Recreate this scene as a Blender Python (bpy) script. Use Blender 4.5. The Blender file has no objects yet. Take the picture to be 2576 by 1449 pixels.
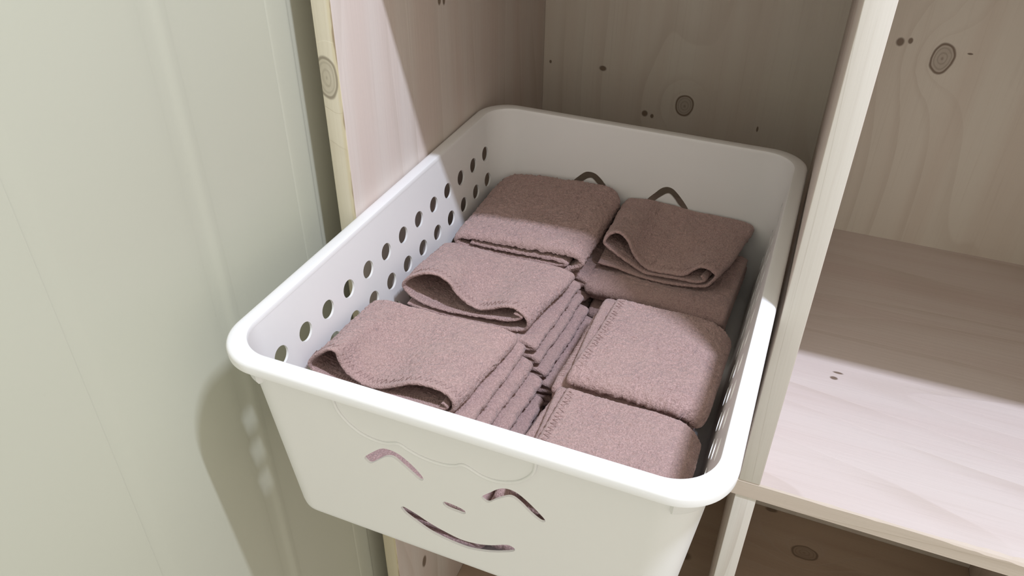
import bpy, bmesh, math, random
import numpy as np
from mathutils import Vector, Matrix

# ------------------------------------------------------------------ camera, world, lights, exposure
SC = bpy.context.scene
COL = SC.collection
OZ = 0.56                      # height of the fitted origin (basket rim plane) above the floor
PITCH, YAW, ROLL = 0.62208, -0.37908, 0.01174
CAM = (0.25393, -0.22277, 0.2561)
FPX = 1997.62
TILT = -0.01195                # the pulled-out basket leans back a little

def setup_camera():
    p, y, r = PITCH, YAW, ROLL
    f = np.array([math.sin(y)*math.cos(p), math.cos(y)*math.cos(p), -math.sin(p)])
    rt = np.array([math.cos(y), -math.sin(y), 0.]); up = np.cross(rt, f)
    c, s = math.cos(r), math.sin(r)
    R, U = c*rt+s*up, -s*rt+c*up
    cd = bpy.data.cameras.new('camera'); co = bpy.data.objects.new('camera', cd); COL.objects.link(co)
    cd.sensor_fit = 'HORIZONTAL'; cd.sensor_width = 36; cd.lens = FPX/2576*36
    cd.clip_start = 0.01; cd.clip_end = 50
    m = Matrix(((R[0], U[0], -f[0], CAM[0]), (R[1], U[1], -f[1], CAM[1]), (R[2], U[2], -f[2], CAM[2]+OZ), (0, 0, 0, 1)))
    co.matrix_world = m
    SC.camera = co
setup_camera()

w = bpy.data.worlds.new('room_light'); SC.world = w; w.use_nodes = True
bg = w.node_tree.nodes['Background']
bg.inputs[0].default_value = (1.0, 0.945, 0.83, 1); bg.inputs[1].default_value = 0.92

# short LED strip in front of and above the shelving, running along it
kd = bpy.data.lights.new('led_strip', 'AREA'); ko = bpy.data.objects.new('led_strip', kd); COL.objects.link(ko)
ko.location = (0.55, -0.072, 0.88+OZ)
kd.shape = 'RECTANGLE'; kd.size = 0.12; kd.size_y = 0.014
kd.energy = 10.0; kd.color = (0.77, 0.83, 1.0)

SC.view_settings.view_transform = 'Standard'; SC.view_settings.look = 'None'
SC.view_settings.exposure = 0.0; SC.view_settings.gamma = 1.0; SC.view_settings.use_curve_mapping = False

# ------------------------------------------------------------------ material helpers
class NT:
    def __init__(s, name):
        s.m = bpy.data.materials.new(name); s.m.use_nodes = True
        s.t = s.m.node_tree; s.b = s.t.nodes['Principled BSDF']
    def n(s, typ, **kw):
        x = s.t.nodes.new(typ)
        for k, v in kw.items(): setattr(x, k, v)
        return x
    def lk(s, a, b): s.t.links.new(a, b)
    def val(s, sock, v):
        if isinstance(v, (int, float)): sock.default_value = v
        elif isinstance(v, (tuple, list)): sock.default_value = v
        else: s.lk(v, sock)
    def M(s, op, a, b=0.0, c=None):
        x = s.n('ShaderNodeMath', operation=op); s.val(x.inputs[0], a); s.val(x.inputs[1], b)
        if c is not None: s.val(x.inputs[2], c)
        return x.outputs[0]
    def mix(s, f, a, b):
        x = s.n('ShaderNodeMix', data_type='RGBA'); s.val(x.inputs[0], f); s.val(x.inputs[6], a); s.val(x.inputs[7], b)
        return x.outputs[2]
    def noise(s, vec, scale=1.0, detail=2.0, rough=0.5, dist=0.0):
        x = s.n('ShaderNodeTexNoise'); s.lk(vec, x.inputs['Vector']); x.inputs['Scale'].default_value = scale
        x.inputs['Detail'].default_value = detail; x.inputs['Roughness'].default_value = rough; x.inputs['Distortion'].default_value = dist
        return x.outputs[0]
    def xyz(s, a, b, c):
        x = s.n('ShaderNodeCombineXYZ'); s.val(x.inputs[0], a); s.val(x.inputs[1], b); s.val(x.inputs[2], c); return x.outputs[0]
    def coord(s):
        tc = s.n('ShaderNodeTexCoord'); sp = s.n('ShaderNodeSeparateXYZ'); s.lk(tc.outputs['Object'], sp.inputs[0])
        return tc.outputs['Object'], sp.outputs[0], sp.outputs[1], sp.outputs[2]
    def ramp(s, f, a, b):      # smooth 0..1 between a and b
        x = s.n('ShaderNodeMapRange', interpolation_type='SMOOTHSTEP'); s.val(x.inputs[0], f); x.inputs[1].default_value = a; x.inputs[2].default_value = b
        return x.outputs[0]
    def bump(s, h, strength, dist):
        x = s.n('ShaderNodeBump'); x.inputs['Strength'].default_value = strength; x.inputs['Distance'].default_value = dist
        s.lk(h, x.inputs['Height']); s.lk(x.outputs[0], s.b.inputs['Normal']); return x

def wood(name, across, along, seed, knots=(), base=(.735, .665, .615, 1), warm=(.70, .60, .545, 1), line=(.50, .41, .34, 1), lines=6.0, lw=.40, streak=None, kcol=(.20, .145, .105, 1)):
    t = NT(name); _, x, y, z = t.coord(); ax = {'x': x, 'y': y, 'z': z}
    A = ax[across[0]]
    for c in across[1:]: A = t.M('ADD', A, ax[c])
    L = ax[along]
    # knots push the rings around them
    push = None; kn = None; kd_ = None
    for (a0, l0, ra, rl, big) in knots:
        d = t.M('SQRT', t.M('ADD', t.M('POWER', t.M('DIVIDE', t.M('SUBTRACT', A, a0), ra), 2.0), t.M('POWER', t.M('DIVIDE', t.M('SUBTRACT', L, l0), rl), 2.0)))
        wob = t.noise(t.xyz(t.M('MULTIPLY', A, 75.), t.M('MULTIPLY', L, 75.), seed), 1.0, 1)
        d = t.M('ADD', d, t.M('MULTIPLY', t.M('SUBTRACT', wob, .5), .38))
        if big:
            e = t.M('DIVIDE', 1.1, t.M('ADD', 1.0, t.M('MULTIPLY', t.M('MULTIPLY', d, d), .22)))
            push = e if push is None else t.M('ADD', push, e)
            ring = t.M('MULTIPLY', t.ramp(d, .76, .88), t.M('SUBTRACT', 1.0, t.ramp(d, .93, 1.08)))
            rings = t.M('MULTIPLY', t.M('MULTIPLY', t.M('ADD', t.M('SINE', t.M('MULTIPLY', d, 21.)), 1.0), .30), t.M('SUBTRACT', 1.0, t.ramp(d, .7, .95)))
            core = t.M('SUBTRACT', 1.0, t.ramp(d, .05, .25))
            body = t.M('MULTIPLY', t.M('SUBTRACT', 1.0, t.ramp(d, .85, 1.1)), .42)
            k = t.M('MAXIMUM', t.M('MAXIMUM', t.M('MULTIPLY', ring, .95), t.M('MULTIPLY', core, .7)), t.M('MAXIMUM', body, t.M('ADD', t.M('MULTIPLY', body, .6), t.M('MULTIPLY', rings, .6))))
        else:
            k = t.M('MULTIPLY', t.M('SUBTRACT', 1.0, t.ramp(d, .6, 1.1)), .95)
        kn = k if kn is None else t.M('MAXIMUM', kn, k)
    warp = t.noise(t.xyz(t.M('MULTIPLY', A, 9.0), t.M('MULTIPLY', L, 1.4), seed), 1.0, 1.5, .45)
    ph = t.M('MULTIPLY', warp, lines)
    ph = t.M('ADD', ph, t.M('MULTIPLY', A, 22.))
    if push is not None: ph = t.M('ADD', ph, t.M('MULTIPLY', push, 2.6))
    fr = t.M('FRACT', ph)
    lm = t.M('MULTIPLY', t.ramp(fr, .62, .97), t.M('SUBTRACT', 1.0, t.ramp(fr, .965, 1.0)))
    fine = t.noise(t.xyz(t.M('MULTIPLY', A, 420.), t.M('MULTIPLY', L, 9.), seed+3), 1.0, 3, .6)
    tone = t.noise(t.xyz(t.M('MULTIPLY', A, 34.), t.M('MULTIPLY', L, 1.6), seed+7), 1.0, 2, .5)
    vari = t.noise(t.xyz(t.M('MULTIPLY', A, 14.), t.M('MULTIPLY', L, 5.), seed+11), 1.0, 2, .5)
    lineamt = t.M('MULTIPLY', lm, t.M('MULTIPLY', t.ramp(vari, .3, .7), lw))
    c = t.mix(t.ramp(tone, .35, .68), base, warm)
    c = t.mix(lineamt, c, line)
    c = t.mix(t.M('MULTIPLY', t.ramp(fine, .5, .78), .15), c, line)
    if streak:   # resin / bark streak along an edge: (coord name, start, end, colour, amount)
        for (cn, s0, s1, colr, amt, nsc) in streak:
            wv = t.noise(t.xyz(t.M('MULTIPLY', ax[cn], 30.), t.M('MULTIPLY', L, nsc), seed+17), 1.0, 3, .6)
            cc = t.M('ADD', ax[cn], t.M('MULTIPLY', t.M('SUBTRACT', wv, .5), .008))
            c = t.mix(t.M('MULTIPLY', t.ramp(cc, s0, s1), amt), c, colr)
    if kn is not None:
        c = t.mix(kn, c, kcol)
    t.lk(c, t.b.inputs['Base Color'])
    t.b.inputs['Roughness'].default_value = .52
    t.b.inputs['Specular IOR Level'].default_value = .35
    t.bump(t.M('SUBTRACT', fine, t.M('MULTIPLY', lm, .5)), .25, .0006)
    return t.m

def mat_plastic():
    t = NT('white_plastic'); o, x, y, z = t.coord()
    n1 = t.noise(o, 30., 3)
    t.lk(t.mix(n1, (.915, .915, .91, 1), (.935, .935, .93, 1)), t.b.inputs['Base Color'])
    t.b.inputs['Roughness'].default_value = .38
    t.b.inputs['Specular IOR Level'].default_value = .45
    n2 = t.noise(o, 900., 2)
    t.bump(n2, .08, .0003)
    return t.m

def mat_towel():
    t = NT('dusty_rose_terry'); o, x, y, z = t.coord()
    n1 = t.noise(o, 1150., 2, .6, .6)
    n3 = t.noise(o, 520., 2, .6, .5)
    n2 = t.noise(o, 45., 3)
    c = t.mix(t.ramp(n1, .33, .64), (.42, .28, .258, 1), (.60, .412, .388, 1))
    c = t.mix(t.M('MULTIPLY', t.ramp(n2, .35, .65), .3), c, (.54, .385, .345, 1))
    t.lk(c, t.b.inputs['Base Color'])
    t.b.inputs['Roughness'].default_value = .95
    t.b.inputs['Specular IOR Level'].default_value = .1
    t.b.inputs['Sheen Weight'].default_value = .25
    t.b.inputs['Sheen Roughness'].default_value = .5
    t.bump(t.M('ADD', t.M('MULTIPLY', n1, .8), t.M('MULTIPLY', n3, .6)), .95, .0011)
    return t.m

def mat_thread():
    t = NT('rose_thread'); o, x, y, z = t.coord()
    n1 = t.noise(o, 1500., 2)
    t.lk(t.mix(n1, (.44, .29, .265, 1), (.56, .39, .36, 1)), t.b.inputs['Base Color'])
    t.b.inputs['Roughness'].default_value = .8
    t.bump(n1, .5, .0003)
    return t.m

def mat_wall():
    t = NT('pale_green_paint'); o, x, y, z = t.coord()
    n1 = t.noise(o, 4., 3)
    mk = t.noise(t.xyz(t.M('MULTIPLY', y, 60.), t.M('MULTIPLY', z, 30.), 3.0), 1.0, 2)
    c = t.mix(n1, (.555, .565, .455, 1), (.60, .60, .505, 1))
    c = t.mix(t.M('MULTIPLY', t.ramp(mk, .76, .80), .35), c, (.36, .36, .29, 1))
    t.lk(c, t.b.inputs['Base Color'])
    t.b.inputs['Roughness'].default_value = .42
    t.b.inputs['Specular IOR Level'].default_value = .4
    t.bump(t.noise(o, 420., 2), .05, .0006)
    return t.m

def mat_floor():
    t = NT('grey_floor_sheet'); o, x, y, z = t.coord()
    n1 = t.noise(o, 12., 5)
    t.lk(t.mix(n1, (.46, .44, .40, 1), (.54, .52, .47, 1)), t.b.inputs['Base Color'])
    t.b.inputs['Roughness'].default_value = .6
    return t.m

# ------------------------------------------------------------------ object helpers
def link_mesh(name, me, mats, parent=None, loc=(0, 0, 0)):
    o = bpy.data.objects.new(name, me); COL.objects.link(o)
    for m in (mats if isinstance(mats, (list, tuple)) else [mats]): me.materials.append(m)
    o.parent = parent; o.location = loc
    return o

def tag(o, label=None, cat=None, group=None, kind=None):
    if label: o['label'] = label
    if cat: o['category'] = cat
    if group: o['group'] = group
    if kind: o['kind'] = kind
    return o

def thing(name, base, label, cat, group=None, tilt=0.0):
    e = bpy.data.objects.new(name, None); COL.objects.link(e); e.empty_display_size = .02
    b = Vector(base)
    if tilt: b = Matrix.Rotation(tilt, 3, 'X') @ b
    e.location = (b.x, b.y, b.z+OZ); e.rotation_euler = (tilt, 0, 0)
    e['_b'] = list(base)
    return tag(e, label, cat, group)

def part(name, me, mats, root):
    b = root['_b']
    return link_mesh(name, me, mats, root, (-b[0], -b[1], -b[2]))

def smooth_mesh(me, angle=35):
    bm = bmesh.new(); bm.from_mesh(me)
    a = math.radians(angle)
    for f in bm.faces: f.smooth = True
    for e in bm.edges:
        e.smooth = len(e.link_faces) == 2 and e.calc_face_angle(0) < a
    bm.to_mesh(me); bm.free()

def box_mesh(name, x0, x1, y0, y1, z0, z1, bevel=.0006, front_slot=None, wane=None):
    bm = bmesh.new()
    nx = 1
    r = bmesh.ops.create_cube(bm, size=1.0)
    for v in bm.verts:
        v.co = ((x0+x1)/2+v.co.x*(x1-x0), (y0+y1)/2+v.co.y*(y1-y0), (z0+z1)/2+v.co.z*(z1-z0))
    if bevel:
        bmesh.ops.bevel(bm, geom=list(bm.edges), offset=bevel, segments=2, profile=.5, affect='EDGES')
    if front_slot is not None:
        for f in bm.faces:
            if f.normal.y < -.6: f.material_index = front_slot
    me = bpy.data.meshes.new(name); bm.to_mesh(me); bm.free()
    smooth_mesh(me, 50)
    return me

def grid_mesh(name, rings, closed=True, caps=(False, False)):
    """rings: list of equally long vertex loops."""
    n = len(rings[0]); V = [tuple(p) for r in rings for p in r]; F = []
    for j in range(len(rings)-1):
        for i in range(n if closed else n-1):
            a = j*n+i; b = j*n+(i+1) % n
            F.append((a, b, b+n, a+n))
    if caps[0]: F.append(tuple(range(n-1, -1, -1)))
    if caps[1]: F.append(tuple((len(rings)-1)*n+i for i in range(n)))
    me = bpy.data.meshes.new(name); me.from_pydata(V, [], F); me.update()
    return me

def fix_normals(me):
    bm = bmesh.new(); bm.from_mesh(me); bmesh.ops.recalc_face_normals(bm, faces=bm.faces); bm.to_mesh(me); bm.free()

def tube_data(P, r, k=6, closed=False):
    P = [Vector(p) for p in P]; rings = []
    up = Vector((0, 0, 1)); n = len(P)
    for i, p in enumerate(P):
        if closed: t = P[(i+1) % n]-P[i-1]
        else: t = P[min(i+1, n-1)]-P[max(i-1, 0)]
        t.normalize()
        a = t.cross(up)
        if a.length < 1e-3: a = t.cross(Vector((1, 0, 0)))
        a.normalize(); b = t.cross(a)
        rings.append([p+r*(math.cos(q)*a+math.sin(q)*b) for q in [2*math.pi*m/k for m in range(k)]])
    V = [tuple(v) for R in rings for v in R]; F = []
    m = n if closed else n-1
    for j in range(m):
        for i in range(k):
            a_ = j*k+i; b_ = j*k+(i+1) % k; jn = ((j+1) % n)*k
            F.append((a_, b_, jn+(i+1) % k, jn+i))
    if not closed:
        F.append(tuple(range(k-1, -1, -1))); F.append(tuple((n-1)*k+i for i in range(k)))
    return V, F

def tubes_mesh(name, lines, r, k=5):
    V, F = [], []
    for P in lines:
        v, f = tube_data(P, r, k); o = len(V)
        V += v; F += [tuple(i+o for i in q) for q in f]
    me = bpy.data.meshes.new(name); me.from_pydata(V, [], F); me.update()
    for p in me.polygons: p.use_smooth = True
    return me

def catmull(P, nseg, closed=False):
    P = np.asarray(P, float); n = len(P); out = []
    segs = n if closed else n-1
    for i in range(segs):
        if closed: p0, p1, p2, p3 = P[i-1], P[i], P[(i+1) % n], P[(i+2) % n]
        else: p0, p1, p2, p3 = P[max(i-1, 0)], P[i], P[i+1], P[min(i+2, n-1)]
        k = nseg[i] if hasattr(nseg, '__len__') else nseg
        for t in np.arange(k)/k:
            out.append(.5*((2*p1)+(p2-p0)*t+(2*p0-5*p1+4*p2-p3)*t*t+(3*p1-p0-3*p2+p3)*t**3))
    if not closed: out.append(P[-1])
    return np.array(out)

# ------------------------------------------------------------------ materials
XL0, XL1, XD0, XD1, XR0, XR1 = -.0142, -.0012, .2632, .2763, .5400, .5533
YF, YB, ZS, ZSB, ZU, ZF = .1473, .4939, -.1355, -.1492, .268, -.535
M_PLASTIC = mat_plastic(); M_TOWEL = mat_towel(); M_THREAD = mat_thread(); M_WALL = mat_wall(); M_FLOOR = mat_floor()
EDGE = dict(base=(.66, .60, .50, 1), warm=(.62, .55, .45, 1), line=(.45, .37, .27, 1))
M_BACK = wood('pine_back', 'x', 'z', 1.3, lw=.28, base=(.74, .69, .61, 1), warm=(.70, .63, .55, 1), knots=[(.141, -.0389, .0085, .0105, 1), (.0592, -.0141, .0042, .003, 0), (.1041, -.052, .0034, .0036, 0), (.1113, -.0536, .002, .0026, 0),
      (.0061, -.0151, .0015, .002, 0), (.2101, -.0495, .001, .003, 0), (.3412, .0354, .0090, .0118, 1), (.3071, .0447, .0036, .0042, 0), (.3145, .0464, .0022, .003, 0), (.36, .042, .0025, .001, 0)])
M_SIDE = wood('pine_side', 'yx', 'z', 5.1, lines=5.0, knots=[(.2752, .0985, .0028, .004, 0), (.2822, .097, .0022, .004, 0), (.191, -.4221, .0045, .009, 0)])
M_SIDE_EDGE = wood('pine_side_front_edge', 'xy', 'z', 8.2, knots=[(.1375, .087, .0078, .0125, 1)], base=(.70, .645, .50, 1), warm=(.64, .575, .42, 1), line=(.42, .34, .23, 1), lines=7., kcol=(.30, .26, .19, 1),
      streak=[('x', -.0040, -.0022, (.60, .50, .27, 1), .40, 3.0), ('x', -.0018, -.0006, (.22, .14, .08, 1), .7, 22.)])
M_DIV = wood('pine_divider', 'yx', 'z', 12.7, lines=5.0)
M_DIV_EDGE = wood('pine_divider_front_edge', 'x', 'z', 15.4, base=(.70, .665, .605, 1), warm=(.66, .61, .55, 1), line=(.46, .39, .33, 1), lines=9.)
M_SHELF = wood('pine_shelf', 'yz', 'x', 21.9, lines=9.0, knots=[(.143, .315, .0013, .0042, 0), (.1359, .3126, .0021, .0032, 0)], base=(.735, .66, .625, 1), warm=(.69, .595, .56, 1))
M_SHELF_EDGE = wood('pine_shelf_front_edge', 'z', 'x', 25.5, base=(.66, .59, .50, 1), warm=(.62, .53, .45, 1), line=(.44, .36, .28, 1), lines=9.)
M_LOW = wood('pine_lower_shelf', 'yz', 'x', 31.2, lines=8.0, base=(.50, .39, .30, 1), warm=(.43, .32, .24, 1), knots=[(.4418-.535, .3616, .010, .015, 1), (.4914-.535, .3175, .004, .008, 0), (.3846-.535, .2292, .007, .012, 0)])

# ------------------------------------------------------------------ setting
def wall_left():
    # ribbed sheet: profile in (y, depth), extruded in z; ribs are low pressed steps
    X = -.0335
    prof = [(-1.6, 0)]
    for yr in (-1.05, -.95, -.69, -.59, -.33, -.23): prof += [(yr-.006, 0), (yr, -.0003), (yr+.006, 0)]
    prof += [(-.056, 0), (-.048, -.00006), (-.0405, -.00022), (-.033, -.00006), (-.025, 0)]
    prof += [(.038, 0), (.0465, -.00020), (.0525, -.00026), (.0562, .00012), (.0588, .00032), (.0622, .00018), (.070, 0)]
    prof += [(.1275, 0), (.1305, -.00012), (.1325, -.00030), (.1345, .00006), (.146, .0001), (.1515, .0003), (.156, .0), (.20, 0)]
    for yr in (.32, .42, .60): prof += [(yr-.006, 0), (yr, -.0003), (yr+.006, 0)]
    prof += [(.9, 0)]
    P = catmull([(a, b) for a, b in prof], 3)
    zs = [-OZ, -.4, -.2, 0, .2, .5, 1.0, 1.7]
    V, F = [], []
    n = len(P)
    for z in zs:
        for a, b in P: V.append((X+b, a, z))
    for z in (zs[0], zs[-1]):
        for a, b in P: V.append((X-.04, a, z))
    for j in range(len(zs)-1):
        for i in range(n-1): F.append((j*n+i, j*n+i+1, (j+1)*n+i+1, (j+1)*n+i))
    o0 = len(zs)*n
    for i in range(n-1):
        F.append((o0+i, o0+n+i, o0+n+i+1, o0+i+1))                     # back
        F.append((i, o0+i, o0+i+1, i+1))                               # foot
        t = (len(zs)-1)*n; F.append((t+i, t+i+1, o0+n+i+1, o0+n+i))     # head
    me = bpy.data.meshes.new('wall_left'); me.from_pydata(V, [], F); me.update(); fix_normals(me); smooth_mesh(me, 50)
    o = link_mesh('wall_left', me, M_WALL, None, (0, 0, OZ)); tag(o, 'pale green ribbed wall panel beside the wooden shelving', kind='structure')
wall_left()
def slab(name, x0, x1, y0, y1, z0, z1, m, label):
    me = box_mesh(name, x0, x1, y0, y1, z0, z1, 0)
    o = link_mesh(name, me, m, None, (0, 0, OZ)); tag(o, label, kind='structure')
slab('floor', -.0735, 2.2, -1.6, .9, -OZ-.03, -OZ, M_FLOOR, 'grey sheet floor below the shelving')
slab('wall_back', -.0335, 2.2, .52, .56, -OZ, 1.7, M_WALL, 'pale green wall behind the shelving')

# ------------------------------------------------------------------ shelving
def shelving():
    root = thing('shelf_unit', (.27, .32, -OZ), 'whitewashed pine shelf unit with open square compartments beside the green wall', 'shelf')
    zt = ZU+.0137
    part('side_panel', box_mesh('side_panel', XL0, XL1, YF, YB+.013, -OZ, zt, .0006, 1), [M_SIDE, M_SIDE_EDGE], root)
    part('side_panel', box_mesh('side_panel', XR0, XR1, YF, YB+.013, -OZ, zt, .0006, 1), [M_DIV, M_DIV_EDGE], root)
    part('divider', box_mesh('divider', XD0, XD1, YF, YB, ZS, ZU, .0005, 1), [M_DIV, M_DIV_EDGE], root)
    part('divider', box_mesh('divider', XD0+.0002, XD1+.0004, YF+.0006, YB, ZF, ZSB, .0005, 1), [M_DIV, M_DIV_EDGE], root)
    # shelf board with a waney chip along its front top edge
    bm = bmesh.new()
    xs = np.linspace(XL1, XR0, 320)
    rows = []
    for x in xs:
        chip = 0.0
        for (c, wd, a) in ((.405, .020, .0020), (.428, .016, .0030), (.468, .03, .0026), (.318, .006, .0007), (.345, .004, .0005)):
            chip = max(chip, a*math.exp(-((x-c)/wd)**2))
        chip *= 1+.22*math.sin(x*310)+.10*math.sin(x*730+1)
        g = .0004+max(chip, 0)
        rows.append([(x, YF, ZSB), (x, YF, ZS-.0006-g*.75), (x, YF+.0003+g*.35, ZS-.0004-g*.30), (x, YF+.0006+g, ZS), (x, YB, ZS), (x, YB, ZSB)])
    me = grid_mesh('shelf_board', rows, True, (True, True)); fix_normals(me)
    for p in me.polygons:
        if p.normal.y < -.4: p.material_index = 1
    part('shelf_board', me, [M_SHELF, M_SHELF_EDGE], root)
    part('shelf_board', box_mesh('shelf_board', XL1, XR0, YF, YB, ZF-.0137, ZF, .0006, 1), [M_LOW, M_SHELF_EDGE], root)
    part('shelf_board', box_mesh('shelf_board', XL1, XR0, YF, YB, ZU, zt, .0006, 1), [M_SHELF, M_SHELF_EDGE], root)
    part('back_panel', box_mesh('back_panel', XL1, XR0, YB, YB+.012, ZF-.0137, zt, .0004), M_BACK, root)
shelving()

# ------------------------------------------------------------------ basket
BW, BD, BH = .26, .3589, .131
K = .092
RC = .027
def rrect(d, z, x0=0, x1=BW, y0=0, y1=BD, n=14, r0=RC):
    r = max(r0-d*.55, .004); pts = []
    for (cx, cy, a0) in ((x1-d-r, y1-d-r, 0), (x0+d+r, y1-d-r, 90), (x0+d+r, y0+d+r, 180), (x1-d-r, y0+d+r, 270)):
        for i in range(n+1):
            a = math.radians(a0+90*i/n); pts.append((cx+r*math.cos(a), cy+r*math.sin(a), z))
    return pts

def yf(z): return .0075+K*(-z)          # outer face of the front wall

def prism(outline, y0, y1):
    """closed outline of (x,z) pulled from y0 to y1"""
    n = len(outline)
    V = [(x, y0, z) for x, z in outline]+[(x, y1, z) for x, z in outline]
    F = [tuple(range(n)), tuple(range(2*n-1, n-1, -1))]+[(i, i+n, (i+1) % n+n, (i+1) % n) for i in range(n)]
    return V, F

EYE_L = [(79.2, -55.6), (80.3, -58.4), (82.6, -59.0), (87, -54.7), (91, -50.6), (94.3, -48.2), (97.8, -47.8), (101.5, -50.9), (105.9, -54.9), (110.2, -58.9), (112.2, -59.2), (113.3, -56.9), (111, -52.5), (106.1, -47.0), (100.5, -42.9), (95.1, -42.0), (91, -43.2), (86.5, -47.2), (82, -52)]
EYE_R = [(145.6, -55.6), (146.6, -58.3), (149.2, -58.8), (153.2, -54.4), (157, -50.8), (160.2, -48.4), (163, -48.3), (166.8, -51.2), (170.9, -55.7), (175.7, -59.6), (178.0, -59.9), (179.1, -57.9), (176, -53.6), (169.9, -47.2), (164.4, -43.0), (159.5, -42.4), (155.2, -44.6), (150.6, -49.6)]
NOSE = [(122.8, -72.7), (123.8, -75.0), (126.7, -76.1), (131.5, -76.3), (134.2, -76.4), (135.7, -75.0), (135.2, -72.9), (132.4, -71.7), (127, -70.9), (124.0, -71.0)]
MOUTH = [(96.3, -90.4), (96.8, -92.2), (99, -95.4), (105.8, -100.2), (112.7, -104.2), (121.3, -106.6), (130.6, -107.6), (137.9, -107.0), (147.9, -103.5), (156.4, -98.7), (161.5, -95.0), (162.6, -92.4), (160.8, -90.7), (157.4, -91.1), (148.9, -96.4), (140.4, -99.8), (131.1, -101.0), (120.6, -98.5), (112.2, -95.2), (105.3, -91.5), (99.7, -89.2), (97.4, -89.0)]
CLOUD = [(68.6, -14), (68.9, -18.0), (70.5, -23.5), (74.9, -29.8), (81.0, -34.5), (88.4, -36.5), (95.2, -36.2), (100, -34.1), (102.4, -33.4), (104.5, -34.0), (106.6, -35.2), (112.6, -37.6), (119.1, -38.7), (127.0, -38.4), (133.0, -36.4), (136, -34.2), (137.8, -33.7), (139.4, -34.0), (141.2, -34.8), (146.9, -37.5), (153.2, -38.1), (159.4, -36.4), (165.6, -32.8), (169.9, -28.3), (172.9, -23.3), (174.2, -18.7), (174.5, -14)]

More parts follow.
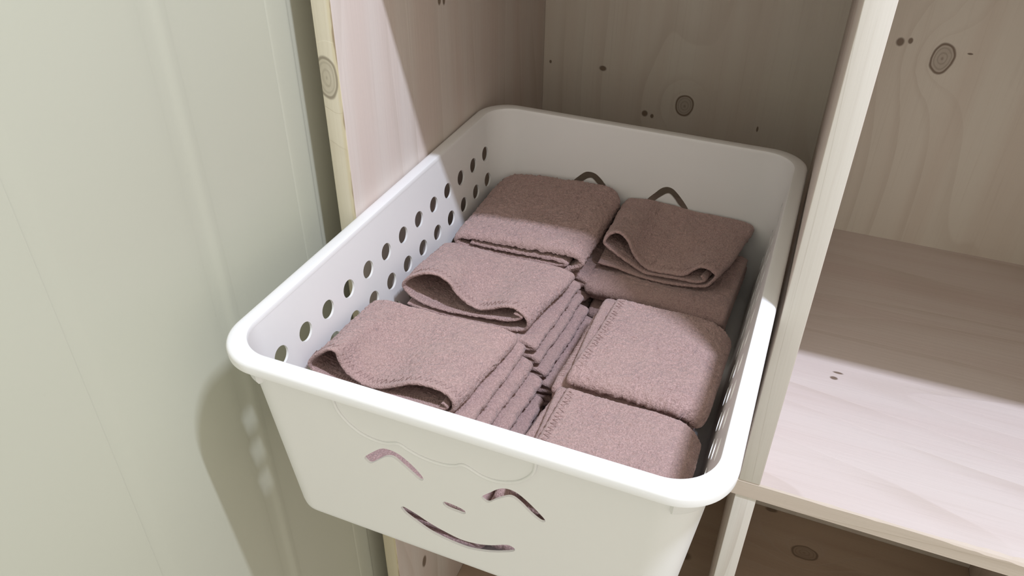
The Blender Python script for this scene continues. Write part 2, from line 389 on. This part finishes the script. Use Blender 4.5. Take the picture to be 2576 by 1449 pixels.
def basket():
    root = thing('plastic_basket', (BW/2, BD/2, -BH), 'white plastic storage basket with a cut-out smiling face, half pulled out of the shelf', 'basket', tilt=TILT)
    # --- body: outer skin down, floor, inner skin up
    rings = []
    T = .0014
    rings.append(rrect(.0076, -.0015))
    for z in (-.03, -.06, -.09, -BH+.009): rings.append(rrect(.0075-K*z, z))
    for q in (20, 45, 70, 90):
        a = math.radians(q); zc = -BH+.009; dc = .0075-K*zc
        rings.append(rrect(dc+.009*(1-math.cos(a)), zc-.009*math.sin(a)))
    rings.append(rrect(.05, -BH))
    rings.append(rrect(.05, -BH+T))
    for q in (90, 70, 45, 20):
        a = math.radians(q); zc = -BH+.009; dc = .0075-K*zc
        rings.append(rrect(dc+T+.0072*(1-math.cos(a)), zc-.0072*math.sin(a)+.0001))
    for z in (-BH+.009, -.09, -.06, -.03): rings.append(rrect(.0075-K*z+T, z))
    rings.append(rrect(.0076+T, -.0015))
    n = len(rings[0]); nr = len(rings)
    V = [p for r in rings for p in r]; F = []
    for j in range(nr):
        jn = (j+1) % nr
        if j == 9: continue            # floor slab edge: outer floor ring to inner floor ring is closed by the caps
        for i in range(n): F.append((j*n+i, j*n+(i+1) % n, jn*n+(i+1) % n, jn*n+i))
    F.append(tuple(9*n+i for i in range(n))); F.append(tuple(10*n+i for i in range(n)))
    me = bpy.data.meshes.new('body'); me.from_pydata(V, [], F); me.update(); fix_normals(me)
    body = part('body', me, M_PLASTIC, root)
    # --- cutters
    CV, CF = [], []
    def addc(v, f):
        o = len(CV); CV.extend(v); CF.extend([tuple(i+o for i in q) for q in f])
    R = .0060
    for side in (0, 1):
        for row, z in enumerate((-.0316, -.0548, -.0780)):
            for k in range(13):
                y = .0417+k*.02338
                xc = .0095-K*z if side == 0 else BW-.0095+K*z
                m = 24
                c0 = [(xc-.006, y+R*math.cos(2*math.pi*i/m), z+R*math.sin(2*math.pi*i/m)) for i in range(m)]
                c1 = [(xc+.006, p[1], p[2]) for p in c0]
                addc(c0+c1, [tuple(range(m)), tuple(range(2*m-1, m-1, -1))]+[(i, i+m, (i+1) % m+m, (i+1) % m) for i in range(m)])
    for shp in (EYE_L, EYE_R, NOSE, MOUTH):
        ol = catmull(np.array(shp)/1000., 4, True)
        zc = ol[:, 1].mean()
        addc(*prism([tuple(p) for p in ol], .0075-K*zc-.006, .0075-K*zc+.008))
    for shp in (EYE_L, EYE_R):       # the same brows are cut in the back wall
        ol = catmull(np.array(shp)/1000., 4, True)
        addc(*prism([tuple(p) for p in ol], BD-.020, BD-.006))
    cm = bpy.data.meshes.new('cut'); cm.from_pydata(CV, [], CF); cm.update(); fix_normals(cm)
    co = bpy.data.objects.new('cut', cm); COL.objects.link(co)
    co.parent = root; co.location = body.location
    bpy.context.view_layer.update()
    md = body.modifiers.new('cut', 'BOOLEAN'); md.operation = 'DIFFERENCE'; md.object = co; md.solver = 'EXACT'
    dg = bpy.context.evaluated_depsgraph_get(); ev = body.evaluated_get(dg)
    nm = bpy.data.meshes.new_from_object(ev); body.modifiers.clear()
    if len(nm.polygons) > 200: body.data = nm
    bpy.data.objects.remove(co)
    smooth_mesh(body.data, 30)
    wn = body.modifiers.new('wn', 'WEIGHTED_NORMAL'); wn.keep_sharp = True
    # --- rim: flat flange with a rolled edge
    prof = [(.0093, -.0030), (.0092, -.0011), (.0088, -.0003), (.0080, 0.), (.0060, .0001), (.0030, 0.), (.0014, -.0003), (.0005, -.0010), (0, -.0024), (.0002, -.0066), (.0008, -.0070), (.0014, -.0066), (.0015, -.0030), (.0022, -.0021), (.0068, -.0020), (.0074, -.0030)]
    rings = [rrect(d, z, n=20) for d, z in prof]
    me = grid_mesh('rim', rings+[rings[0]], True); bm = bmesh.new(); bm.from_mesh(me); bmesh.ops.remove_doubles(bm, verts=bm.verts, dist=1e-6); bm.to_mesh(me); bm.free()
    fix_normals(me); smooth_mesh(me, 40)
    part('rim', me, M_PLASTIC, root)
    # --- cloud relief on the front, with its raised line
    ol = catmull(np.array(CLOUD)/1000., 6)
    m = len(ol); e = .0005
    V = [(x, yf(z)-e, z) for x, z in ol]+[(x, yf(z)+.0004, z) for x, z in ol]
    F = [(i, i+1, i+1+m, i+m) for i in range(m-1)]+[(m-1, 0, m, 2*m-1), tuple(range(m-1, -1, -1)), tuple(range(m, 2*m))]
    me = bpy.data.meshes.new('cloud_panel'); me.from_pydata(V, [], F); me.update(); fix_normals(me)
    cp = part('cloud_panel', me, M_PLASTIC, root); tag(cp, 'cloud shaped relief under the rim')
    P = [(x, yf(z)-.0010, z) for x, z in ol if z < -.0066]
    v, f = tube_data(P, .00075, 8)
    me = bpy.data.meshes.new('cloud_outline'); me.from_pydata(v, [], f); me.update(); fix_normals(me); smooth_mesh(me, 60)
    link_mesh('cloud_outline', me, M_PLASTIC, cp, (0, 0, 0))
    # --- stacking ribs wrapped round the corners right under the rim
    for (cx, cy, a0, a1) in ((0, 0, 180, 252), (1, 0, 288, 360), (0, 1, 108, 180), (1, 1, 0, 72)):
        rr = []
        d0, d1 = .0086, .0108
        for i in range(13):
            a = math.radians(a0+(a1-a0)*i/12); ca, sa = math.cos(a), math.sin(a)
            def at(d, z):
                r = RC-d*.55
                X = d+r if cx == 0 else BW-d-r; Y = d+r if cy == 0 else BD-d-r
                return (X+r*ca, Y+r*sa, z)
            rr.append([at(.0062, -.0030), at(.0068, -.0195), at(.0076, -.0212), at(.0100, -.0212), at(.0086, -.0030)])
        # run the rib a little along the side wall
        me = grid_mesh('stacking_rib', rr, True, (True, True)); fix_normals(me); smooth_mesh(me, 40)
        part('stacking_rib', me, M_PLASTIC, root)
basket()

# ------------------------------------------------------------------ towels
def vnoise(rng, n, m, passes, p2=None):
    a = rng.standard_normal((n, m))
    for _ in range(passes):
        a = (np.roll(a, 1, 0)+2*a+np.roll(a, -1, 0))/4
    for _ in range(passes if p2 is None else p2):
        a = (np.roll(a, 1, 1)+2*a+np.roll(a, -1, 1))/4
    return a/a.std()

class Cloth:
    """A folded sheet: a path in (u, w) that changes from FRONT to BACK along the length v, with thickness and pile."""
    def __init__(s, front, back, length, thick, axis, v0, seed, res=.0006, fade=1.5, pile=.00030, hem=.0055, yaw=0., shift=None, warp=None, soft=.0):
        rng = np.random.default_rng(seed)
        Fp = np.array(front)/1000.; Bp = np.array(back)/1000.
        seg = np.maximum(np.ceil(np.maximum(np.linalg.norm(np.diff(Fp, axis=0), axis=1), np.linalg.norm(np.diff(Bp, axis=0), axis=1))/res).astype(int), 2)
        F = catmull(Fp, seg); B = catmull(Bp, seg); N = len(F)
        s.knots = np.concatenate([[0], np.cumsum(seg)])
        r = thick/2
        e = r*(1-np.cos(np.linspace(0, math.pi/2, 6)))
        mid = np.arange(r+res, length-r, res)
        vs = np.concatenate([e, mid, length-e[::-1]]); Mv = len(vs)
        hv = np.ones(Mv)
        hv[:6] = np.sqrt(np.maximum(1-((r-e)/r)**2, .0025)); hv[-6:] = hv[:6][::-1]
        arc = np.concatenate([[0], np.cumsum(np.linalg.norm(np.diff(F, axis=0), axis=1))])
        tot = arc[-1]; hs = np.ones(N)
        a = np.minimum(arc, tot-arc); q = np.clip((r-a)/r, 0, 1); hs = np.sqrt(np.maximum(1-q*q, .0025))
        wv = (1-vs/length)**fade
        C = B[None]+(F-B)[None]*wv[:, None, None]
        Tn = np.gradient(C, axis=1); Tn /= np.linalg.norm(Tn, axis=2, keepdims=True)+1e-12
        Nn = np.stack([-Tn[..., 1], Tn[..., 0]], -1)
        hh = r*hv[:, None]*hs[None]
        hm = np.clip((vs-hem*.55)/(hem*.6), .12, 1)[:, None]*np.clip((length-vs)/.003, 0, 1)[:, None] if hem else np.ones((Mv, 1))
        low = vnoise(rng, Mv, N, 1)*0
        # gentle large undulation shared by both sides
        ph = rng.uniform(0, 6.28, 6); U = arc[None]*1.0; Vv = vs[:, None]
        und = .00035*(np.sin(U*95+ph[0])*np.sin(Vv*110+ph[1])+np.sin(U*210+Vv*120+ph[2])*.6+np.sin(Vv*260-U*60+ph[3])*.4)*np.clip(Vv/.012, 0, 1)
        sides = []
        for sg in (1, -1):
            wA, wB = vnoise(rng, Mv, N, 4, 0), vnoise(rng, Mv, N, 0, 4)
            msk = 1/(1+np.exp(-3*vnoise(rng, Mv, N, 12)))
            pl = (wA*msk+wB*(1-msk)+vnoise(rng, Mv, N, 2)*.4)*pile
            off = sg*hh+sg*pl*hm*hv[:, None]*hs[None]+und
            sides.append(C+Nn*off[..., None])
        s.vs, s.arc, s.N, s.Mv, s.length = vs, arc, N, Mv, length
        sh = np.zeros(N) if shift is None else shift(np.arange(N), s.knots)
        Pts = []
        for S in sides:
            u, wz = S[..., 0], S[..., 1]
            # pile also moves the raw edges in and out
            vv = vs[:, None]+sh[None]*(1-vs[:, None]/length)
            vv = vv+vnoise(rng, 1, N, 2)*.00012
            if axis == 'y': X, Y, Z = u, v0+vv+0*u, wz
            else: X, Y, Z = v0+vv+0*u, u, wz
            P = np.stack([X, Y, Z], -1)
            if warp: P = warp(P)
            Pts.append(P)
        if yaw:
            c = Pts[0].reshape(-1, 3).mean(0); ca, sa = math.cos(yaw), math.sin(yaw)
            for P in Pts:
                dx, dy = P[..., 0]-c[0], P[..., 1]-c[1]
                P[..., 0] = c[0]+ca*dx-sa*dy; P[..., 1] = c[1]+sa*dx+ca*dy
        s.P = Pts
    def mesh(s, name):
        N, M = s.N, s.Mv
        V = np.concatenate([s.P[0].reshape(-1, 3), s.P[1].reshape(-1, 3)])
        i, j = np.meshgrid(np.arange(N-1), np.arange(M-1))
        a = (j*N+i).ravel(); top = np.stack([a, a+1, a+1+N, a+N], 1); o = N*M
        bot = np.stack([a+o, a+N+o, a+1+N+o, a+1+o], 1)
        k = np.arange(N-1); e0 = np.stack([k, k+o, k+1+o, k+1], 1)
        b = (M-1)*N; e1 = np.stack([b+k, b+k+1, b+k+1+o, b+k+o], 1)
        q = np.arange(M-1)*N; s0 = np.stack([q, q+N, q+N+o, q+o], 1)
        z = q+N-1; s1 = np.stack([z, z+o, z+N+o, z+N], 1)
        F = np.concatenate([top, bot, e0, e1, s0, s1])
        v0, v1, v2 = V[F[:, 0]], V[F[:, 1]], V[F[:, 2]]
        if np.einsum('ij,ij->i', v0, np.cross(v1, v2)).sum() < 0: F = F[:, ::-1]
        s.center = np.array([V[:, 0].mean(), V[:, 1].mean(), V[:, 2].min()])
        me = bpy.data.meshes.new(name)
        me.vertices.add(len(V)); me.vertices.foreach_set('co', V.astype(np.float32).ravel())
        me.loops.add(F.size); me.loops.foreach_set('vertex_index', F.astype(np.int32).ravel())
        me.polygons.add(len(F)); me.polygons.foreach_set('loop_start', np.arange(0, F.size, 4, dtype=np.int32))
        try: me.polygons.foreach_set('loop_total', np.full(len(F), 4, dtype=np.int32))
        except Exception: pass
        me.polygons.foreach_set('use_smooth', np.ones(len(F), bool))
        me.update(calc_edges=True); me.validate()
        return me
    def at(s, side, arc, v, lift=.0002):
        """point on the cloth at path length ARC, distance V from the front edge"""
        i = int(np.clip(np.searchsorted(s.arc, arc), 1, s.N-2)); j = int(np.clip(np.searchsorted(s.vs, v), 1, s.Mv-2))
        P = s.P[side]; p = P[j, i]
        n = np.cross(P[j, i+1]-P[j, i-1], P[j+1, i]-P[j-1, i]); n /= np.linalg.norm(n)+1e-12
        c = s.P[1-side][j, i]
        if np.dot(n, p-c) < 0: n = -n
        return tuple(p+n*lift)
    def zigzag(s, side, a0, a1, v0=.0024, v1=.0062, step=.0015):
        m = int(abs(a1-a0)/step)
        return [s.at(side, a0+(a1-a0)*k/m, v0 if k % 2 else v1) for k in range(m+1)]
    def bars(s, side, a0, a1, v0=.0009, v1=.0040, step=.0017):
        m = int(abs(a1-a0)/step); out = []
        for k in range(m+1):
            a = a0+(a1-a0)*k/m; out.append([s.at(side, a, v0), s.at(side, a, (v0+v1)/2), s.at(side, a, v1)])
        return out

def towel(label, cloth, group, stitches=None):
    me = cloth.mesh('cloth'); c = cloth.center
    root = thing('folded_towel', tuple(float(q) for q in c), label, 'towel', group, tilt=TILT)
    part('cloth', me, M_TOWEL, root)
    if stitches: part('hem_stitching', tubes_mesh('hem_stitching', stitches, .00021, 5), M_THREAD, root)
    return root
TG = 'folded towels in the basket'

# nearest towel, open hem towards the smiling front
FLf = [(101, -47.2), (104, -49.3), (101.5, -51.6), (92, -52.6), (75, -52.9), (58, -52.7), (40, -52.6), (27, -51.9), (19.2, -48.8), (17.9, -45), (20.6, -40.2), (26, -34.8), (32.2, -30.3), (36.8, -30.6), (38.5, -35.6), (40.2, -40.2), (44, -44.9), (50, -48.6), (57, -49.8), (64.5, -48.4), (73.7, -43.7), (82.5, -39.2), (91, -37.7), (99, -37.9), (105, -40.5), (108, -45.4), (107, -51.5), (102, -55.3), (90, -55.9), (70, -56), (45, -55.9), (27, -55.6)]
FLb = [(103, -49.3), (106, -50.4), (103, -51.6), (92, -51.9), (75, -51.9), (58, -51.9), (42, -51.9), (30, -51.6), (23.2, -50), (21.8, -48), (24, -46.4), (28, -45.4), (33, -44.9), (38, -44.9), (42, -45.2), (46, -45.6), (51, -45.9), (56, -46), (62, -46.1), (69, -46), (77, -45.6), (86, -45.2), (94, -45), (102, -45), (110, -45.6), (117.5, -48.2), (117, -52.5), (110, -54.8), (94, -55), (72, -55), (48, -55), (28, -54.9)]
c = Cloth(FLf, FLb, .0715, .0023, 'y', .0555, 11, fade=1.3, yaw=.03)
k = c.arc[c.knots]
towel('dusty pink towel with a wavy open hem, nearest the smiling front of the basket', c, TG,
      [c.zigzag(0, k[9], k[25])]+c.bars(1, k[5], k[8])+c.bars(1, k[2], k[5]))

MLf = [(104, -53.2), (109, -54.6), (106.5, -57.6), (98, -60.5), (88, -61.5), (70, -63.4), (53.5, -64.2), (40, -62.6), (31, -58.8), (25.6, -53.6), (25.4, -49.6), (29.6, -44.5), (35, -40.7), (42.8, -37.1), (49.6, -36.3), (55, -38), (59.8, -41.5), (63.4, -46.8), (68.4, -51.6), (73.6, -54.7), (79.8, -56.4), (88.6, -53.8), (96.3, -49.9), (102, -48.8), (107.2, -50.4), (112.4, -55), (113.8, -60), (110.5, -65.2), (100, -67.2), (80, -68), (55, -68.2), (35, -67), (27, -65.6)]
MLb = [(110, -56.4), (114, -57.4), (111, -58.8), (102, -59.6), (90, -60), (72, -60.4), (55, -60.4), (42, -60), (34, -59.2), (28.4, -57.6), (27, -55.4), (29.4, -53.4), (34, -52.2), (40, -51.8), (46, -51.8), (52, -52), (58, -52.4), (64, -52.8), (70, -53.2), (76, -53.5), (83, -53.7), (92, -53.4), (101, -53), (109, -53), (117, -53.6), (125, -56), (126, -60), (120, -63), (106, -63.7), (84, -63.8), (58, -63.8), (38, -63.6), (30, -63.4)]
c = Cloth(MLf, MLb, .062, .0023, 'y', .154, 12, fade=.9, yaw=.03)
k = c.arc[c.knots]
towel('dusty pink towel with a wide dark mouth, along the lit wall of holes', c, TG,
      [c.zigzag(0, k[11], k[26])]+c.bars(1, k[4], k[9]))

BRf = [(206.5, -61.2), (209.5, -64.5), (205, -67.2), (197.4, -67.9), (186.9, -68.2), (176.5, -69), (165.7, -69.2), (154.3, -63.9), (143, -57.8), (135.4, -52.6), (134.5, -50), (136.2, -45.6), (139.6, -41.8), (143.8, -40.2), (148.4, -42), (152.8, -46.9), (156.5, -54.6), (162.5, -62.6), (169.2, -67), (176.1, -66.2+0), (183.7, -65.4), (191.9, -64.6), (196.6, -62.2), (200.9, -57.4), (204.8, -54.5), (210, -53.9), (213.8, -55.5), (216.8, -58.6), (214.8, -64), (210.6, -69.2), (201.3, -71.6), (187.7, -73.6), (173.5, -74.1), (158.9, -72.9), (143.9, -70.2), (131, -69.6)]
# keep top and middle layers apart in the trough
BRf[17] = (162.5, -61.6); BRf[18] = (169.2, -65.4); BRf[19] = (176.1, -66.0); BRf[20] = (183.7, -65.2)
BRb = [(218, -60.7), (221, -61.9), (218, -63.2), (208, -63.6), (198, -63.7), (186, -63.8), (174, -63.8), (158, -63.8), (144, -63.4), (132, -62.0), (129.6, -59.8), (131, -57.4), (134.6, -56.2), (141, -55.6), (146, -55.4), (151, -55.5), (156, -55.8), (161.5, -56.2), (169.2, -56.6), (176, -57.0), (184, -57.2), (192, -57.4), (198, -57.4), (204, -57.4), (210, -57.4), (218, -57.6), (225, -58.4), (230, -60.6), (230, -64.4), (225, -66.8), (210, -67.2), (192, -67.2), (174, -67.2), (156, -67.2), (142, -67.0), (130, -66.8)]
c = Cloth(BRf, BRb, .084, .0022, 'y', .2585, 13, fade=1.5)
k = c.arc[c.knots]
towel('shaded towel with a curled S-shaped hem, lying against the back wall cut-out', c, TG,
      [c.zigzag(0, k[12], k[26])]+c.bars(1, k[6], k[9])+c.bars(0, k[31], k[34]))

# towel in the far corner by the holes: plump rounded folds, slit at the front
TLf = [(36, -63.2), (52, -63.4), (75, -62.4), (96, -61.0), (107, -60.8), (112, -63.4), (107, -66.3), (92, -67.0), (70, -69.0), (45, -69.2), (29, -68.2), (24.3, -64), (28, -59.4), (40, -57.0), (60, -55.2), (85, -53.6), (108, -52.0), (119, -52.2), (124.2, -57), (121, -63.6), (114, -68.6), (106, -70.6)]
TLb = [(36, -61.6), (52, -61.0), (75, -60.6), (96, -60.4), (107, -60.6), (111, -63.0), (107, -65.6), (92, -66.5), (70, -67.2), (45, -67.4), (31, -66.4), (25.0, -60.5), (28, -55.4), (40, -53.2), (60, -51.2), (85, -49.6), (108, -49.2), (119.5, -50.6), (125, -56), (123, -65), (115, -70.4), (106, -72.0)]
def puff(P):
    P = P.copy(); y = P[..., 1]
    t = np.clip((y-.238)/.012, 0, 1); P[..., 2] -= .0042*(1-np.sqrt(1-(1-t)**2))*np.clip((P[..., 2]+.066)/.012, 0, 1)
    P[..., 0] += (.075-P[..., 0])*.09*np.clip((y-.320)/.020, 0, 1)**2
    t2 = np.clip((.343-y)/.016, 0, 1); P[..., 2] -= .004*(1-np.sqrt(1-(1-t2)**2))*np.clip((P[..., 2]+.070)/.014, 0, 1)
    return P
c = Cloth(TLf, TLb, .103, .0046, 'y', .238, 14, fade=1.0, pile=.00038, hem=0, warp=puff)
towel('plump folded towel half in shadow with rounded edges, in the far corner beside the holes', c, TG)

# two towels with their folds to the front, hems to the middle of the basket
def fold_stack(y0, y1, ztop, gap, n, bulge=1.0, jit=0.4, seed=0, first='back', ends=None, slope=0.0):
    rng = random.Random(seed); P = []
    for i in range(n):
        z = ztop-gap*(i+.5)
        y1s = y1+slope*(i//2)
        a, b = (y1s, y0) if (i % 2 == 0) == (first == 'back') else (y0, y1s)
        sg = -1 if b < a else 1
        j0, j1 = rng.uniform(-jit, jit), rng.uniform(-jit, jit)
        m = [a+(b-a)*f for f in (.06, .25, .5, .75, .93)]
        P += [(m[0]+j0, z)]+[(q, z+rng.uniform(-.12, .12)*gap*.5) for q in m[1:4]]+[(m[4]+j1, z)]
        if i < n-1: P += [(b+sg*gap*.16*bulge+j1, z-gap*.5)]
    return P
def shifter(n, per, offs):
    def f(i, knots):
        xs = [knots[min(per*q+2, len(knots)-1)] for q in range(n)]
        return np.interp(i, xs, offs)
    return f
def side_roll(xs, R, ztop):
    """the cloth bends over at xs and runs down the basket wall"""
    def f(P):
        P = P.copy(); X, Z = P[..., 0].copy(), P[..., 2].copy(); yc = P[..., 1].copy()
        lay = np.clip((Z+.100)/.03, 0, 1); y0_, y1_ = yc.min(), yc.max()
        # the folded edges and the hem sink a little, the middle stays plump
        b = np.clip((yc-y0_)/.020, 0, 1); e = np.clip((y1_-yc)/.03, 0, 1); h = np.clip((X-X.min())/.03, 0, 1)
        Z = Z+lay*(.0026*np.sqrt(1-(1-b)**2)-.0026+.0016*(1-(1-e)**2)-.0016+.0012*(1-(1-h)**2)-.0012)
        Z = Z+lay*.0008*np.sin(X*95+1)*np.sin(yc*70+.6)
        th = np.clip((X-xs)/R, 0, 1.45); r = np.maximum(R+Z-ztop, .0015)
        bent = X > xs
        P[..., 0] = np.where(bent, xs+r*np.sin(th), X)
        P[..., 2] = np.where(bent, np.where(R+Z-ztop > .0015, ztop-R+r*np.cos(th), Z), Z)
        t = th/1.45; P[..., 1] = yc+((y0_+y1_)/2-yc)*.10*t**2
        lim = BW-.0125+K*P[..., 2]-.0008
        over = P[..., 0]-lim; P[..., 0] = np.where(over > -.004, lim-.004*np.exp(-np.clip(over+.004, 0, 1)/.004), P[..., 0])
        return P
    return f
Pm = fold_stack(121.5, 212, -57.0, 5.6, 4, 1.6, .5, 3)
c = Cloth(Pm, Pm, .0905, .0050, 'x', .1585, 15, fade=1.0, hem=.004, pile=.00034, yaw=-.03, shift=shifter(4, 6, [0, -.008, -.012, -.014]), warp=side_roll(.2205, .022, -.0570))
k = c.arc[c.knots]
towel('smooth-topped towel folded towards the front with stitched hem, mid column by the divider', c, TG,
      [c.zigzag(1, k[0]+.003, k[4]+.002, .0020, .0066, .0016)]+c.bars(1, k[12], k[16], .001, .004))
Pm = fold_stack(36, 119.5, -62.5, 5.8, 4, 1.4, .5, 4)
c = Cloth(Pm, Pm, .0925, .0052, 'x', .1545, 16, fade=1.0, hem=.004, pile=.00030, yaw=-.03, shift=shifter(4, 6, [0, -.004, -.012, -.009]), warp=side_roll(.2200, .022, -.0625))
k = c.arc[c.knots]
towel('coarse-looped flat towel under the front rim corner next to the divider', c, TG,
      [c.zigzag(1, k[0]+.003, k[4]+.002, .0020, .0066, .0016)])

# lower towels that carry them
def lower(label, x0, x1, y0, y1, zt, zb, n, axis, seed, yaw=0., offs=None, slope=0., taper=0.):
    gap = (zt-zb)*1000/n
    if axis == 'y':
        P = fold_stack(x0*1000, x1*1000, zt*1000, gap, n, 1.5, 1.5, seed, first='front', slope=slope); L = y1-y0; v0 = y0
        Q = [(x-taper*max(0, (x-x0*1000)/((x1-x0)*1000)), z) for x, z in P]
    else:
        P = fold_stack(y0*1000, y1*1000, zt*1000, gap, n, 1.3, 1.4, seed); L = x1-x0; v0 = x0; Q = P
    c = Cloth(Q, P, L, gap*.00093, axis, v0, seed, res=.0009, hem=.003, pile=.00036, yaw=yaw, fade=1.0, shift=shifter(n, 6, offs) if offs else None)
    return towel(label, c, 'lower towels in the basket')
lower('ridged towel directly under the wavy-hemmed towel at the smiling front', .028, .1170, .056, .138, -.0572, -.0925, 6, 'y', 21, slope=6.0, taper=5.)
lower('bottom towel of the front stack, glimpsed through the smiling cut-outs', .032, .1330, .031, .134, -.0935, -.1275, 6, 'y', 22, slope=1.)
lower('ridged towel under the one with the wide dark mouth', .028, .1225, .150, .232, -.0690, -.0985, 6, 'y', 23, slope=4.6, taper=4.)
lower('bottom towel of the middle stack along the wall of holes', .035, .1345, .150, .234, -.0992, -.1280, 5, 'y', 24)
lower('towel hidden under the plump towel in the far corner', .029, .1240, .244, .332, -.0735, -.1010, 4, 'y', 25)
lower('bottom towel below the plump towel in the far corner', .035, .1240, .244, .328, -.1015, -.1280, 4, 'y', 26)
lower('shaded folded towel with a rounded front fold, under the curled-hem towel', .1275, .2320, .2440, .330, -.0755, -.0995, 3, 'x', 27, -.04)
lower('bottom towel below the curled-hem towel at the back', .1300, .2290, .248, .326, -.1002, -.1280, 4, 'x', 28)
lower('towel under the smooth-topped towel by the divider', .1440, .2310, .128, .222, -.0815, -.1040, 4, 'x', 29, -.03)
lower('bottom towel below the smooth-topped towel by the divider', .1440, .2290, .130, .224, -.1045, -.1280, 4, 'x', 30)
lower('towel under the coarse-looped towel, its hem glimpsed in the gap', .1400, .2310, .040, .120, -.0870, -.1070, 4, 'x', 31, -.02)
lower('bottom towel below the coarse-looped towel near the front', .1380, .2290, .034, .120, -.1075, -.1280, 3, 'x', 32)
